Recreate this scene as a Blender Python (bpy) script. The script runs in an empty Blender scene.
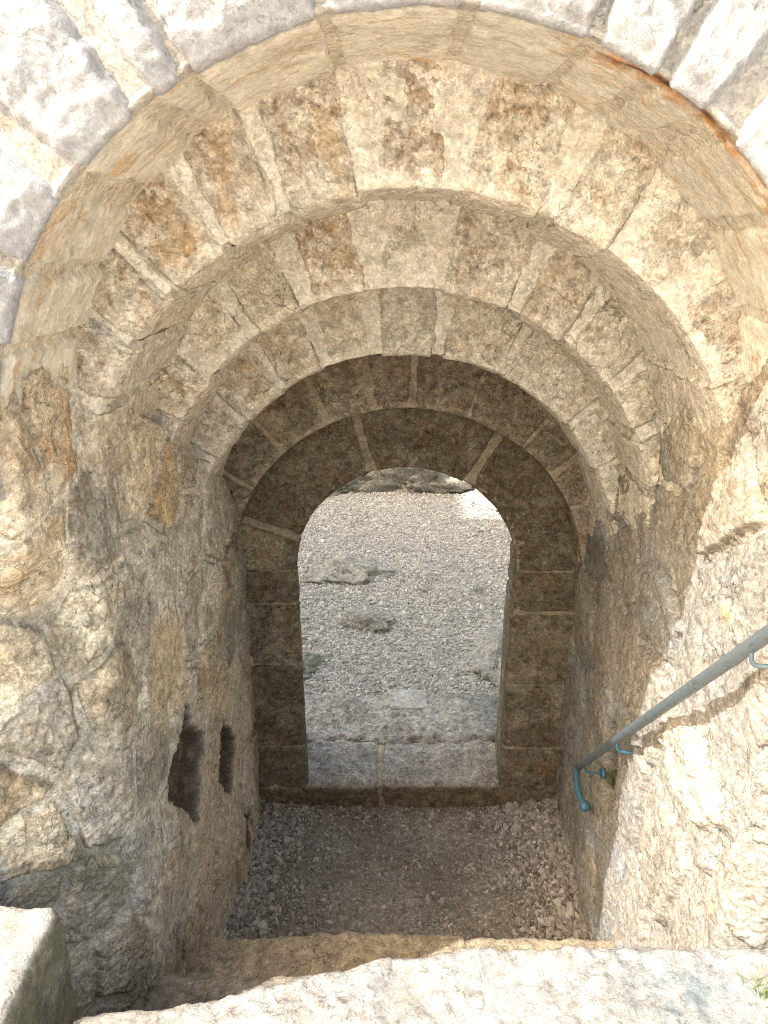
import bpy, math, random
import numpy as np
from mathutils import Vector, Matrix
random.seed(7)
RNG = np.random.RandomState(11)
R_ = math.radians
scn = bpy.context.scene
COL = scn.collection

# ------------------------------------------------------------------ camera
CAM_Z = 2.6
cam_d = bpy.data.cameras.new("camera")
cam = bpy.data.objects.new("camera", cam_d)
COL.objects.link(cam)
cam.location = (-0.04, 0.0, CAM_Z)
cam.rotation_euler = (R_(90 - 20.0), 0, R_(0.6))
cam_d.sensor_fit = 'VERTICAL'
cam_d.sensor_height = 36.0
cam_d.lens = 36.0 * 760 / 1024
cam_d.clip_start = 0.05
cam_d.clip_end = 500
scn.camera = cam

# ------------------------------------------------------------------ light
SUN_DIR = Vector((1.0, 0.55, -1.25)).normalized()
to_sun = -SUN_DIR
w = bpy.data.worlds.new("World")
scn.world = w
w.use_nodes = True
nt = w.node_tree
bg = nt.nodes["Background"]
sky = nt.nodes.new("ShaderNodeTexSky")
sky.sky_type = 'NISHITA'
sky.sun_disc = False
sky.sun_elevation = math.asin(to_sun.z)
sky.sun_rotation = math.atan2(to_sun.x, to_sun.y)
sky.air_density = 1.6
sky.dust_density = 6.0
sky.ozone_density = 0.4
hz = nt.nodes.new("ShaderNodeMix"); hz.data_type = 'RGBA'; hz.blend_type = 'MULTIPLY'
hz.inputs[0].default_value = 1.0
hz.inputs[7].default_value = (1.0, 0.95, 0.86, 1)      # sky light warmed in place of a white balance
nt.links.new(sky.outputs[0], hz.inputs[6])
nt.links.new(hz.outputs[2], bg.inputs[0])
bg.inputs[1].default_value = 0.15
sun_d = bpy.data.lights.new("sun", 'SUN')
sun_d.energy = 2.0
sun_d.angle = R_(0.5)
sun_d.color = (1.0, 0.975, 0.94)
sun = bpy.data.objects.new("sun", sun_d)
sun.rotation_euler = SUN_DIR.to_track_quat('-Z', 'Y').to_euler()
sun.location = (-6, -4, 12)
COL.objects.link(sun)
scn.view_settings.view_transform = 'Standard'
scn.view_settings.look = 'None'
scn.view_settings.gamma = 1
scn.view_settings.use_curve_mapping = False
scn.view_settings.exposure = 2.02
scn.render.engine = 'CYCLES'
scn.cycles.filter_width = 0.9
scn.cycles.max_bounces = 8
scn.cycles.sample_clamp_indirect = 6
scn.cycles.diffuse_bounces = 5
scn.cycles.use_denoising = True
scn.cycles.denoiser = 'OPENIMAGEDENOISE'
scn.cycles.denoising_input_passes = 'RGB_ALBEDO_NORMAL'
scn.cycles.denoising_prefilter = 'NONE'

# ------------------------------------------------------------------ noise in numpy
_perm = np.random.RandomState(5).permutation(256)
_perm = np.concatenate([_perm, _perm, _perm])
_g = np.random.RandomState(6).normal(size=(256, 3))
_g /= np.linalg.norm(_g, axis=1)[:, None]

def perlin(P):
    P = np.asarray(P, dtype=np.float64)
    i = np.floor(P).astype(np.int64)
    f = P - i
    i &= 255
    u = f * f * f * (f * (f * 6 - 15) + 10)
    out = 0.0
    for dx in (0, 1):
        for dy in (0, 1):
            for dz in (0, 1):
                h = _perm[_perm[_perm[(i[..., 0] + dx) & 255] + ((i[..., 1] + dy) & 255)] + ((i[..., 2] + dz) & 255)]
                g = _g[h]
                d = g[..., 0] * (f[..., 0] - dx) + g[..., 1] * (f[..., 1] - dy) + g[..., 2] * (f[..., 2] - dz)
                wx = u[..., 0] if dx else 1 - u[..., 0]
                wy = u[..., 1] if dy else 1 - u[..., 1]
                wz = u[..., 2] if dz else 1 - u[..., 2]
                out = out + d * wx * wy * wz
    return out * 1.4

def fbm(P, scale=1.0, octv=4, gain=0.5, off=0.0):
    P = np.asarray(P) * scale + off
    a, s, t = 1.0, 0.0, 0.0
    for k in range(octv):
        s = s + a * perlin(P + 17.3 * k)
        t += a
        P = P * 2.03
        a *= gain
    return s / t

def ridged(P, scale=1.0, octv=4, gain=0.5, off=0.0):
    P = np.asarray(P) * scale + off
    a, s, t = 1.0, 0.0, 0.0
    for k in range(octv):
        s = s + a * (1 - 2 * np.abs(perlin(P + 9.1 * k)))
        t += a
        P = P * 2.1
        a *= gain
    return s / t

def sst(a, b, x):
    t = np.clip((x - a) / (b - a), 0, 1)
    return t * t * (3 - 2 * t)

def mixc(c0, c1, t):
    return np.asarray(c0) * (1 - t[..., None]) + np.asarray(c1) * t[..., None]

def c_(*v):
    return np.array(v, dtype=float)

# ------------------------------------------------------------------ meshes
def mesh_obj(name, V, F, mat, parent=None, C=None, smooth=True):
    """V (n,3) world coordinates, F (m,k) indices; linked as one object"""
    V = np.ascontiguousarray(V, dtype=np.float32)
    F = np.ascontiguousarray(F, dtype=np.int32)
    if parent is not None:
        V = V - np.array(parent.matrix_basis.translation, dtype=np.float32)
        if parent.parent is not None:
            V = V - np.array(parent.parent.matrix_basis.translation, dtype=np.float32)
    k = F.shape[1]
    me = bpy.data.meshes.new(name)
    me.vertices.add(len(V))
    me.vertices.foreach_set("co", V.ravel())
    me.loops.add(F.size)
    me.loops.foreach_set("vertex_index", F.ravel())
    me.polygons.add(len(F))
    me.polygons.foreach_set("loop_start", np.arange(0, F.size, k, dtype=np.int32))
    me.polygons.foreach_set("use_smooth", np.full(len(F), smooth, dtype=bool))
    if C is not None:
        at = me.color_attributes.new("Col", 'FLOAT_COLOR', 'POINT')
        cc = np.ones((len(V), 4), dtype=np.float32)
        cc[:, :3] = np.clip(C.reshape(-1, 3), 0.004, 0.9)
        at.data.foreach_set("color", cc.ravel())
    me.update(calc_edges=True)
    me.validate()
    if mat:
        me.materials.append(mat)
    o = bpy.data.objects.new(name, me)
    COL.objects.link(o)
    if parent is not None:
        o.parent = parent
    return o

def grid_faces(n, m, flip=False):
    i = np.arange(n * m).reshape(n, m)
    q = np.stack([i[:-1, :-1], i[1:, :-1], i[1:, 1:], i[:-1, 1:]], -1).reshape(-1, 4)
    return q[:, ::-1] if flip else q

def tag(o, label, cat, group=None, kind=None):
    if label: o["label"] = label
    if cat: o["category"] = cat
    if group: o["group"] = group
    if kind: o["kind"] = kind
    return o

def thing(name, label, cat, loc=(0, 0, 0), group=None):
    o = bpy.data.objects.new(name, None)
    o.empty_display_size = 0.1
    o.location = loc
    COL.objects.link(o)
    return tag(o, label, cat, group)

# ------------------------------------------------------------------ materials
def stone_mat(name, fine=1.0, bump=1.0, rough=0.92, tint=(0.42, 0.30, 0.17), tint_amt=0.25, flat_col=None, sparkle=0.0):
    m = bpy.data.materials.new(name)
    m.use_nodes = True
    n, l = m.node_tree.nodes, m.node_tree.links
    b = n["Principled BSDF"]
    b.inputs["Roughness"].default_value = rough
    b.inputs["Specular IOR Level"].default_value = 0.25
    geo = n.new("ShaderNodeNewGeometry")
    def noise(scale, detail, ro=0.6, dist=0.0):
        t = n.new("ShaderNodeTexNoise")
        t.inputs["Scale"].default_value = scale
        t.inputs["Detail"].default_value = detail
        t.inputs["Roughness"].default_value = ro
        t.inputs["Distortion"].default_value = dist
        l.new(geo.outputs["Position"], t.inputs["Vector"])
        return t.outputs["Fac"]
    def rng(v, a, bb, c, d):
        t = n.new("ShaderNodeMapRange")
        t.inputs[1].default_value, t.inputs[2].default_value = a, bb
        t.inputs[3].default_value, t.inputs[4].default_value = c, d
        l.new(v, t.inputs[0])
        return t.outputs[0]
    def mul(a, bb):
        t = n.new("ShaderNodeMath"); t.operation = 'MULTIPLY'
        l.new(a, t.inputs[0]); l.new(bb, t.inputs[1])
        return t.outputs[0]
    if flat_col is None:
        at = n.new("ShaderNodeAttribute"); at.attribute_name = "Col"
        base = at.outputs["Color"]
    else:
        rg = n.new("ShaderNodeRGB"); rg.outputs[0].default_value = (*flat_col, 1)
        base = rg.outputs[0]
    n1 = noise(38, 7, 0.68, 0.6)
    n2 = noise(150, 5, 0.7)
    n3 = noise(15, 6, 0.65, 1.2)
    v = n.new("ShaderNodeTexVoronoi"); v.inputs["Scale"].default_value = 120
    l.new(geo.outputs["Position"], v.inputs["Vector"])
    pit = rng(v.outputs["Distance"], 0.05, 0.35, 1 - 0.45 * fine, 1.0)
    pm = rng(noise(22, 3), 0.5, 0.62, 0.0, 1.0)
    one = n.new("ShaderNodeMix"); one.data_type = 'FLOAT'
    one.inputs[2].default_value = 1.0
    l.new(pm, one.inputs[0]); l.new(pit, one.inputs[3])
    f = mul(mul(rng(n1, 0.37, 0.63, 1 - 0.36 * fine, 1 + 0.27 * fine), rng(n2, 0.36, 0.64, 1 - 0.30 * fine, 1 + 0.24 * fine)), one.outputs[0])
    # hairline cracks and scratches
    wv = n.new("ShaderNodeTexNoise"); wv.inputs["Scale"].default_value = 9; wv.inputs["Detail"].default_value = 5
    l.new(geo.outputs["Position"], wv.inputs["Vector"])
    ad = n.new("ShaderNodeVectorMath"); ad.operation = 'MULTIPLY_ADD'
    ad.inputs[1].default_value = (.16, .16, .16)
    l.new(wv.outputs["Color"], ad.inputs[0]); l.new(geo.outputs["Position"], ad.inputs[2])
    cv = n.new("ShaderNodeTexVoronoi"); cv.feature = 'DISTANCE_TO_EDGE'; cv.inputs["Scale"].default_value = 8.5
    l.new(ad.outputs[0], cv.inputs["Vector"])
    crk = rng(cv.outputs["Distance"], 0.0, 0.022, 0.0, 1.0)
    ck = n.new("ShaderNodeMix"); ck.data_type = 'FLOAT'; ck.inputs[2].default_value = 1.0
    l.new(rng(noise(4.5, 3), 0.50, 0.60, 0.0, 0.65 * min(1, fine)), ck.inputs[0]); l.new(crk, ck.inputs[3])
    f = mul(f, ck.outputs[0])
    # pale flecks
    f = mul(f, rng(noise(75, 6, 0.75, 1.2), 0.55, 0.62, 1.0, 1 + 0.45 * fine))
    sp = n.new("ShaderNodeMix"); sp.data_type = 'FLOAT'; sp.inputs[2].default_value = 1.0
    l.new(rng(noise(6.5, 4), 0.44, 0.60, 0.1, 1.0), sp.inputs[0])
    l.new(rng(noise(58, 8, 0.74, 1.5), 0.54, 0.60, 1.0, 1 - 0.62 * fine), sp.inputs[3])
    f = mul(f, sp.outputs[0])
    mt = n.new("ShaderNodeMix"); mt.data_type = 'RGBA'; mt.blend_type = 'MULTIPLY'
    mt.inputs[7].default_value = (*[min(1, x * 2.0) for x in tint], 1)
    l.new(rng(n3, 0.48, 0.68, 0.0, tint_amt * 2), mt.inputs[0]); l.new(base, mt.inputs[6])
    hs = n.new("ShaderNodeVectorMath"); hs.operation = 'SCALE'
    l.new(mt.outputs[2], hs.inputs[0]); l.new(f, hs.inputs["Scale"])
    l.new(hs.outputs[0], b.inputs["Base Color"])
    b1 = n.new("ShaderNodeBump"); b1.inputs["Strength"].default_value = 0.75 * bump; b1.inputs["Distance"].default_value = 0.008
    l.new(n1, b1.inputs["Height"])
    b2 = n.new("ShaderNodeBump"); b2.inputs["Strength"].default_value = 0.7 * bump; b2.inputs["Distance"].default_value = 0.004
    l.new(n2, b2.inputs["Height"]); l.new(b1.outputs[0], b2.inputs["Normal"])
    l.new(b2.outputs[0], b.inputs["Normal"])
    return m

M_STONE = stone_mat("limestone", .88, 1.0, tint_amt=.12)
M_WHITE = stone_mat("white_limestone", 0.45, 0.8, tint=(0.47, 0.44, 0.40), tint_amt=0.1)
M_MORTAR = stone_mat("lime_mortar", 0.7, 0.8, tint_amt=0.15)
M_DARK = stone_mat("dark_limestone", 1.15, 1.0, tint=(0.40, 0.30, 0.2), tint_amt=0.4)
M_WALL = stone_mat("rubble_masonry", .95, 1.0, tint_amt=0.12)
M_PALE = stone_mat("pale_step_stone", 0.7, 1.0, tint=(0.44, 0.40, 0.34), tint_amt=0.2)
M_DIRT = stone_mat("gritty_dirt", 1.0, 1.2, tint_amt=0.15)
M_PEB = stone_mat("gravel_stone", 0.5, 0.4, tint_amt=0.05)
M_ROCK = stone_mat("grey_rock", 1.1, 1.3, tint=(0.40, 0.38, 0.32), tint_amt=0.3)

def metal_mat(name, col, rust, rough, metallic):
    m = bpy.data.materials.new(name); m.use_nodes = True
    n, l = m.node_tree.nodes, m.node_tree.links
    b = n["Principled BSDF"]
    b.inputs["Metallic"].default_value = metallic
    geo = n.new("ShaderNodeNewGeometry")
    t = n.new("ShaderNodeTexNoise"); t.inputs["Scale"].default_value = 55; t.inputs["Detail"].default_value = 6; t.inputs["Roughness"].default_value = 0.7
    l.new(geo.outputs["Position"], t.inputs["Vector"])
    cr = n.new("ShaderNodeValToRGB")
    cr.color_ramp.elements[0].position = 0.36; cr.color_ramp.elements[0].color = (*rust, 1)
    cr.color_ramp.elements[1].position = 0.47; cr.color_ramp.elements[1].color = (*col, 1)
    l.new(t.outputs["Fac"], cr.inputs[0]); l.new(cr.outputs[0], b.inputs["Base Color"])
    mr = n.new("ShaderNodeMapRange"); mr.inputs[3].default_value = rough + 0.18; mr.inputs[4].default_value = rough - 0.08
    l.new(t.outputs["Fac"], mr.inputs[0]); l.new(mr.outputs[0], b.inputs["Roughness"])
    bp = n.new("ShaderNodeBump"); bp.inputs["Strength"].default_value = 0.15; bp.inputs["Distance"].default_value = 0.002
    l.new(t.outputs["Fac"], bp.inputs["Height"]); l.new(bp.outputs[0], b.inputs["Normal"])
    return m
M_RAIL = metal_mat("galvanised_rail", (0.15, 0.185, 0.21), (0.09, 0.11, 0.12), 0.40, 0.45)
M_BLUE = metal_mat("blue_green_paint", (0.045, 0.14, 0.20), (0.07, 0.09, 0.10), 0.45, 0.1)

def leaf_mat(name, c0, c1):
    m = bpy.data.materials.new(name); m.use_nodes = True
    n, l = m.node_tree.nodes, m.node_tree.links
    b = n["Principled BSDF"]; b.inputs["Roughness"].default_value = 0.6
    geo = n.new("ShaderNodeNewGeometry")
    t = n.new("ShaderNodeTexNoise"); t.inputs["Scale"].default_value = 40
    l.new(geo.outputs["Position"], t.inputs["Vector"])
    cr = n.new("ShaderNodeValToRGB")
    cr.color_ramp.elements[0].position = 0.35; cr.color_ramp.elements[0].color = (*c0, 1)
    cr.color_ramp.elements[1].position = 0.65; cr.color_ramp.elements[1].color = (*c1, 1)
    l.new(t.outputs["Fac"], cr.inputs[0]); l.new(cr.outputs[0], b.inputs["Base Color"])
    return m
M_GRASS = leaf_mat("grass_blade", (0.07, 0.12, 0.025), (0.16, 0.19, 0.06))

# palette, linear
CREAM = c_(.63, .575, .48); MORT = c_(.70, .67, .61); BROWN = c_(.33, .215, .105); ORANGE = c_(.50, .29, .10)
GREY = c_(.46, .44, .40); LICH = c_(.20, .195, .155); DARK = c_(.135, .105, .07); WHITE = c_(.335, .34, .355)
DKBLUE = c_(.16, .18, .20); SOOT = c_(.05, .043, .035); TAN = c_(.52, .455, .355)

# ------------------------------------------------------------------ stepped vault
DEP = [1.30, 1.67, 2.15, 2.50, 2.85, 2.95, 3.32]
CROWN = [2.917, 2.686, 2.461, 2.234, 1.976, 1.711]
RAD = [.75, .75, .75, .75, .72, .468]
OFX = [0, 0, 0, .004, .02, .022]          # the inner arches sit a little to the right

def arch_path(Rin, Rout, y0, y1, cr, ds):
    """(r, y, nr, ny, s) along front face, rounded arris, soffit; s is 0 at the arris, negative on the face"""
    out = []
    L = Rout - Rin - cr
    for t in np.linspace(0, 1, max(3, int(L / ds)), endpoint=False):
        out.append((Rout - L * t, y0, 0, -1, -(L * (1 - t))))
    for t in np.linspace(0, 1, 6, endpoint=False):
        a = t * math.pi / 2
        out.append((Rin + cr - cr * math.sin(a), y0 + cr - cr * math.cos(a), -math.sin(a), -math.cos(a), 0.0))
    L2 = y1 - y0 - cr
    for t in np.linspace(0, 1, max(3, int(L2 / ds))):
        out.append((Rin, y0 + cr + L2 * t, -1, 0, L2 * t))
    return np.array(out)

def arch_sheet(phi0, phi1, zc, path, ds, Rref, ox=0.0):
    n = max(4, int((phi1 - phi0) * Rref / ds))
    ph = np.linspace(phi0, phi1, n)[:, None]
    r, y, nr, ny, s = [path[None, :, k] for k in range(5)]
    P = np.stack(np.broadcast_arrays(ox + r * np.sin(ph), y + 0 * ph, zc + r * np.cos(ph)), -1)
    N = np.stack(np.broadcast_arrays(nr * np.sin(ph), ny + 0 * ph, nr * np.cos(ph)), -1)
    rr = np.broadcast_to(r, P.shape[:2])
    e = np.minimum(ph - phi0, phi1 - ph) * rr
    return P, N, np.broadcast_to(s, P.shape[:2]), e, rr

def splayed(pth, left, right, side=None):
    """the doorway widens towards the outside"""
    q = pth.copy()
    q[:, 0] += np.clip(q[:, 4], 0, 9) * (left if side == -1 else right)
    return q

# rusty iron fissure on the outer arch, right of the crown: polyline (angle from crown, depth into the soffit)
FISS = [(18, .062), (24, .048), (30, .02), (34, .012), (40, .028), (48, .03), (56, .022)]


def rust_mask(P, zc):
    ph = np.degrees(np.arctan2(P[..., 0], P[..., 2] - zc))
    d = P[..., 1] - DEP[0]
    fx = np.array([a for a, _ in FISS]); fy = np.array([b for _, b in FISS])
    c = np.interp(ph, fx, fy)
    wob = .010 * fbm(P, 22, 3)
    dist = np.abs(d - c + wob)
    inr = sst(19, 24, ph) * (1 - sst(50, 58, ph))
    zz = P[..., 2] - zc
    inr = inr * (1 - sst(.756, .772, np.hypot(P[..., 0], zz)))
    inr = inr * sst(.010, .016, P[..., 1] - DEP[0])
    return dist, inr, ph

def ring_colour(k, P, s, e, rnd, mortar=False):
    soff = sst(0.0, .02, s)
    n1 = fbm(P, 7, 4, .6, 3.1 * k); n2 = fbm(P, 26, 4, .65, 7.7 + k); n3 = fbm(P, 3, 3, .5, 1.3); n4 = fbm(P, 60, 3, .7, 2.2)
    right = sst(-.2, .55, P[..., 0])
    if k == 0:
        front = mixc(WHITE * 1.04, WHITE * c_(.92, .91, .92), sst(-.1, .4, n1))
        front = mixc(front, c_(.58, .50, .42), sst(.22, .55, n2) * .35)
        if mortar:
            front = mixc(c_(.40, .385, .36), c_(.33, .315, .285), sst(-.2, .3, n2))
        sf = mixc(c_(.66, .625, .545) * (.88 + .22 * rnd[1]), c_(.54, .495, .415), sst(-.1, .4, n1))
        sf = mixc(sf, c_(.38, .30, .19), sst(.1, .3, fbm(P * c_(1, 3, 1), 14, 4, .65, 6.)) * .5)
        ang = np.arctan2(P[..., 0], P[..., 2] - (CROWN[0] - RAD[0]))
        strk = fbm(np.stack([ang * 4.5, P[..., 1] * 34, n1 * 1.5], -1), 1.0, 5, .62, 5.0)
        strk = strk + .35 * n2 - .12 + .5 * sst(-.05, .3, fbm(P, 4.5, 3, .5, 77.)) * .4
        sf = mixc(sf, ORANGE * c_(1.0, .98, .9), sst(.10, .24, strk) * .6)
        sf = mixc(sf, c_(.62, .56, .45), sst(.05, .4, n2) * .5)
        if mortar:
            sf = mixc(CREAM * .93, c_(.42, .37, .27), sst(0, .3, n2) * .6)
        C = front * (1 - soff[..., None]) + sf * soff[..., None]
        dist, inr, ph = rust_mask(P, CROWN[0] - RAD[0])
        C = mixc(C, ORANGE * c_(.95, .72, .55), (1 - sst(.012, .045, dist)) * inr * (.3 + .6 * sst(-.2, .2, n2)).clip(0, 1))
        C = mixc(C, c_(.085, .04, .03), (1 - sst(.003, .017, dist)) * inr * sst(-.3, .05, fbm(P, 14, 3, .6, 4.4)) * (1 - .8 * sst(35, 42, ph)))
        return C
    if k <= 3:
        if mortar:
            C = mixc(MORT, MORT * c_(.86, .84, .8), sst(-.2, .35, n2))
            C = mixc(C, CREAM * .8, sst(.1, .45, n1) * .4)
            C = mixc(C, c_(.42, .37, .28), sst(.18, .4, fbm(P, 40, 3, .6, 2.0)) * .5)
        else:
            pal = [c_(.60, .56, .485), c_(.53, .475, .39), c_(.53, .505, .455), c_(.58, .52, .42), c_(.49, .45, .385)]
            base = pal[int(rnd[3] * 4.99)] * (.92 + .16 * rnd[1])
            base = mixc(base + 0 * P, c_(.55, .52, .46), .15 * (k - 1) + .30 * right)
            n5 = fbm(P, 13, 4, .6, 4.4 + 9 * rnd[1])
            amt = (.95 * rnd[0] - .12).clip(0, 1) * (1.0, 1.0, .95, .5)[k] * (1 - .5 * right)
            core = sst(.012, .055, e + .02 * n1)
            C = mixc(base, BROWN * c_(1.45, 1.42, 1.4), sst(-.25, .2, n5) * core * amt * .62)
            C = mixc(C, BROWN * c_(.8, .75, .7), sst(.09, .19, fbm(P, 30, 5, .66, 7.7) + .3 * n5) * core * (amt * .8 + .2))
            C = mixc(C, c_(.72, .685, .61), sst(.07, .17, fbm(P, 24, 5, .62, 9.9)) * .7)
            C = mixc(C, c_(.27, .215, .15), sst(.20, .32, n4 + .3 * n2) * .5)
            C = mixc(C, ORANGE, sst(.2, .36, fbm(P, 9, 4, .6, 21.0)) * .3 * (1 - .5 * right))
            C = mixc(C, c_(.68, .645, .57), (1 - sst(.014, .030, e + .014 * n2)) * .6)
        C = mixc(C, MORT * c_(.98, .95, .9), soff * .55 + .45 * (np.abs(s) < .012))
        if not mortar:
            C = mixc(C, c_(.17, .135, .095), (1 - sst(.0015, .004, np.abs(e - 1.15 * GAP[k] + .010 * fbm(P, 16, 3, .6, 8.0)))) * sst(-.12, .18, fbm(P, 6, 3, .6, 55.)) * .8)  # thin shadow line along the joints, painted into the colour
        # grime on the haunches close to the walls and far side
        low = sst(0.55, .85, np.abs(P[..., 0]))
        C = mixc(C, GREY * c_(.8, .76, .68), low * sst(-.1, .3, n3) * .5)
        return C
    # dark weathered rings
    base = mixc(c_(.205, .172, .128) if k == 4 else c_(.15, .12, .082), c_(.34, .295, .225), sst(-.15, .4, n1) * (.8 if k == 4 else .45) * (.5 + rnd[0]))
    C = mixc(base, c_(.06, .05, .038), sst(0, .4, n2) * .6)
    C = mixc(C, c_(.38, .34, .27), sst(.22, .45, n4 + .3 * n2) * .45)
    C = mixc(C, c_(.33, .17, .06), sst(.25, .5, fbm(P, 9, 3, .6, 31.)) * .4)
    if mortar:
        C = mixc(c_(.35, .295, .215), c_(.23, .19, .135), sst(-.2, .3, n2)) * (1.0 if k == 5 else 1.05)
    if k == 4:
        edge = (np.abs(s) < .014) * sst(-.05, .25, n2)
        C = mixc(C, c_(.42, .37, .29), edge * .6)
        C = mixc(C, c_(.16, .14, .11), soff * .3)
    return C

JOINTS = [
    [-81, -71, -60, -47.6, -34, -28, -11, 5.5, 20, 29, 38, 53, 68, 81],
    [-92, -78, -66, -54, -43, -31, -20, -7, 6.5, 22, 34, 47, 61, 75, 92],
    [-92, -76, -61, -47, -34, -21, -7, 6, 23, 36, 50, 63, 77, 92],
    [-92, -74, -59, -46, -32.5, -20, -7, 8, 25, 47, 62, 76, 92],
    [-92, -73, -57, -41, -24.5, -10, 1.5, 18.5, 38, 51, 64, 78, 92],
    [-90, -70, -17, 31, 90],
]
GAP = [.010, .019, .019, .017, .011, .014]        # half width of the mortar joints
JV = [[(1.0 if abs(a) < 9 else RNG.uniform(.45, 1.1)) for a in row] for row in JOINTS]
WIDE = {0: {3: .026, 4: .020, 10: .03, 8: .008, 5: .008}}
LAB = [
    ("outermost arch of rough white sunlit blocks with a rusty fissure right of its crown", "arch"),
    ("widest mottled brown arch ring, set directly behind the white outer arch", "arch"),
    ("middle mottled arch ring between the widest brown ring and the pale cream ring", "arch"),
    ("pale cream arch ring directly above the dark weathered arch", "arch"),
    ("dark weathered arch of small brown blocks curving over the doorway surround", "arch"),
    ("darkest innermost doorway surround with big arch stones and block jambs", "doorway"),
]
RES = [.0048, .0048, .0052, .006, .0065, .0065]

def voussoir_disp(k, P, N, s, e, rnd, gap):
    n_lo = fbm(P, 5, 3, .5, 2.0 * k + 40 * rnd[1]); n_mid = fbm(P, 18, 4, .55, 11.0); n_hi = fbm(P, 55, 3, .6, 5.0)
    front = 1 - sst(-.02, .015, s)
    ew = e + .010 * fbm(P, 16, 3, .6, 8.0) + .004 * n_hi
    if k == 0:
        rg = ridged(P, 6.5, 4, .55, 3.0 + 20 * rnd[1])
        h = front * (.006 * rg + .014 * n_lo + .008 * n_mid + .007 * ridged(P, 24, 4, .62, 4.0) + .006 * np.abs(n_hi) + .005) + (1 - front) * (.006 * n_lo * 2 + .006 * n_mid + .0025 * n_hi + .004)
        h = h + (rnd[2] - .5) * .010
        dist, inr, ph = rust_mask(P, CROWN[0] - RAD[0])
        h = h - .022 * (1 - sst(.001, .010, dist)) * inr * sst(-.25, .05, fbm(P, 14, 3, .6, 4.4))
    else:
        amp = 1.0 if k < 4 else .8
        h = amp * (.010 * n_lo + .007 * n_mid + .0035 * n_hi) + (rnd[2] - .5) * (.022 if k < 4 else .007) + .004 + .006 * n_lo * (k < 4)
        # small pits
        h = h - .006 * sst(.25, .45, fbm(P, 42, 2, .5, 14.0))
    dp = .032 if k == 0 else .022
    dpt = dp * front + .016 * (1 - front)
    h = h - dpt * (1 - sst(gap * .55, gap * 1.75, ew))
    # worn arris
    h = h - .006 * np.exp(-(s / .02) ** 2) * (1 + 1.5 * n_mid)
    return h

def build_ring(k):
    zc, Rin, y0, y1 = CROWN[k] - RAD[k], RAD[k], DEP[k], DEP[k + 1] + .01
    Rout = 1.20 if k == 0 else (1.08 if k < 4 else (.98 if k == 4 else .80))
    if k == 5: y1 = 3.31
    t = thing("stone_arch" if k < 5 else "stone_doorway", LAB[k][0], LAB[k][1], (0, y0, 0), "stepped vault of stone arches" if k < 5 else None)
    path = arch_path(Rin, Rout, y0, y1, .014 if k < 5 else .02, RES[k])
    if k == 5: path = splayed(path, .2, .16)
    for j in range(len(JOINTS[k]) - 1):
        a0, a1 = R_(JOINTS[k][j]), R_(JOINTS[k][j + 1])
        rnd = RNG.rand(4)
        P, N, s, e, rr = arch_sheet(a0, a1, zc, path, RES[k], (Rin + min(Rout, Rin + .25)) / 2, OFX[k])
        g0, g1 = WIDE.get(k, {}).get(j, GAP[k]), WIDE.get(k, {}).get(j + 1, GAP[k])
        n = P.shape[0]
        u = np.linspace(0, 1, n)[:, None]
        if 0 < k < 5:
            g0, g1 = GAP[k] * JV[k][j], GAP[k] * JV[k][j + 1]
        gap = g0 * (1 - u) + g1 * u + .0
        # joints widen away from the opening on the inner rings
        if 0 < k < 4: gap = gap * (.75 + 1.5 * np.clip((rr - Rin) / .3, 0, 1))
        h = voussoir_disp(k, P, N, s, e, rnd, gap)
        C = ring_colour(k, P, s, e, rnd)
        if k == 5 and j == 0:                      # one paler replacement stone at the left springing
            C = mixc(C, c_(.36, .30, .20), sst(.012, .03, e) * (.75 + .3 * fbm(P, 16, 3)).clip(0, 1) * (rr > RAD[5] + .06))
        V = P + N * h[..., None]
        nm = "keystone" if JOINTS[k][j] < -1 and JOINTS[k][j + 1] > 1 else "voussoir"
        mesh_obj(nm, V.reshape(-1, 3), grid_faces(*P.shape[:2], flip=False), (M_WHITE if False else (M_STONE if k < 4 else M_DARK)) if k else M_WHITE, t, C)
    P, N, s, e, rr = arch_sheet(R_(-92), R_(92), zc, path, RES[k] * 1.4, Rin, OFX[k])
    h = -.006 + .005 * fbm(P, 14, 4, .6, 3.0) + .002 * fbm(P, 60, 2, .6, 1.0)
    if k == 0: h = h - .006 * (s < 0) + .002 * (s > 0)
    C = ring_colour(k, P, s, e + 1, (0.5, .5, .5, .5), True)
    mesh_obj("mortar", (P + N * h[..., None]).reshape(-1, 3), grid_faces(*P.shape[:2]), M_MORTAR, t, C)
    return t

rings = [build_ring(k) for k in range(6)]

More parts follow.
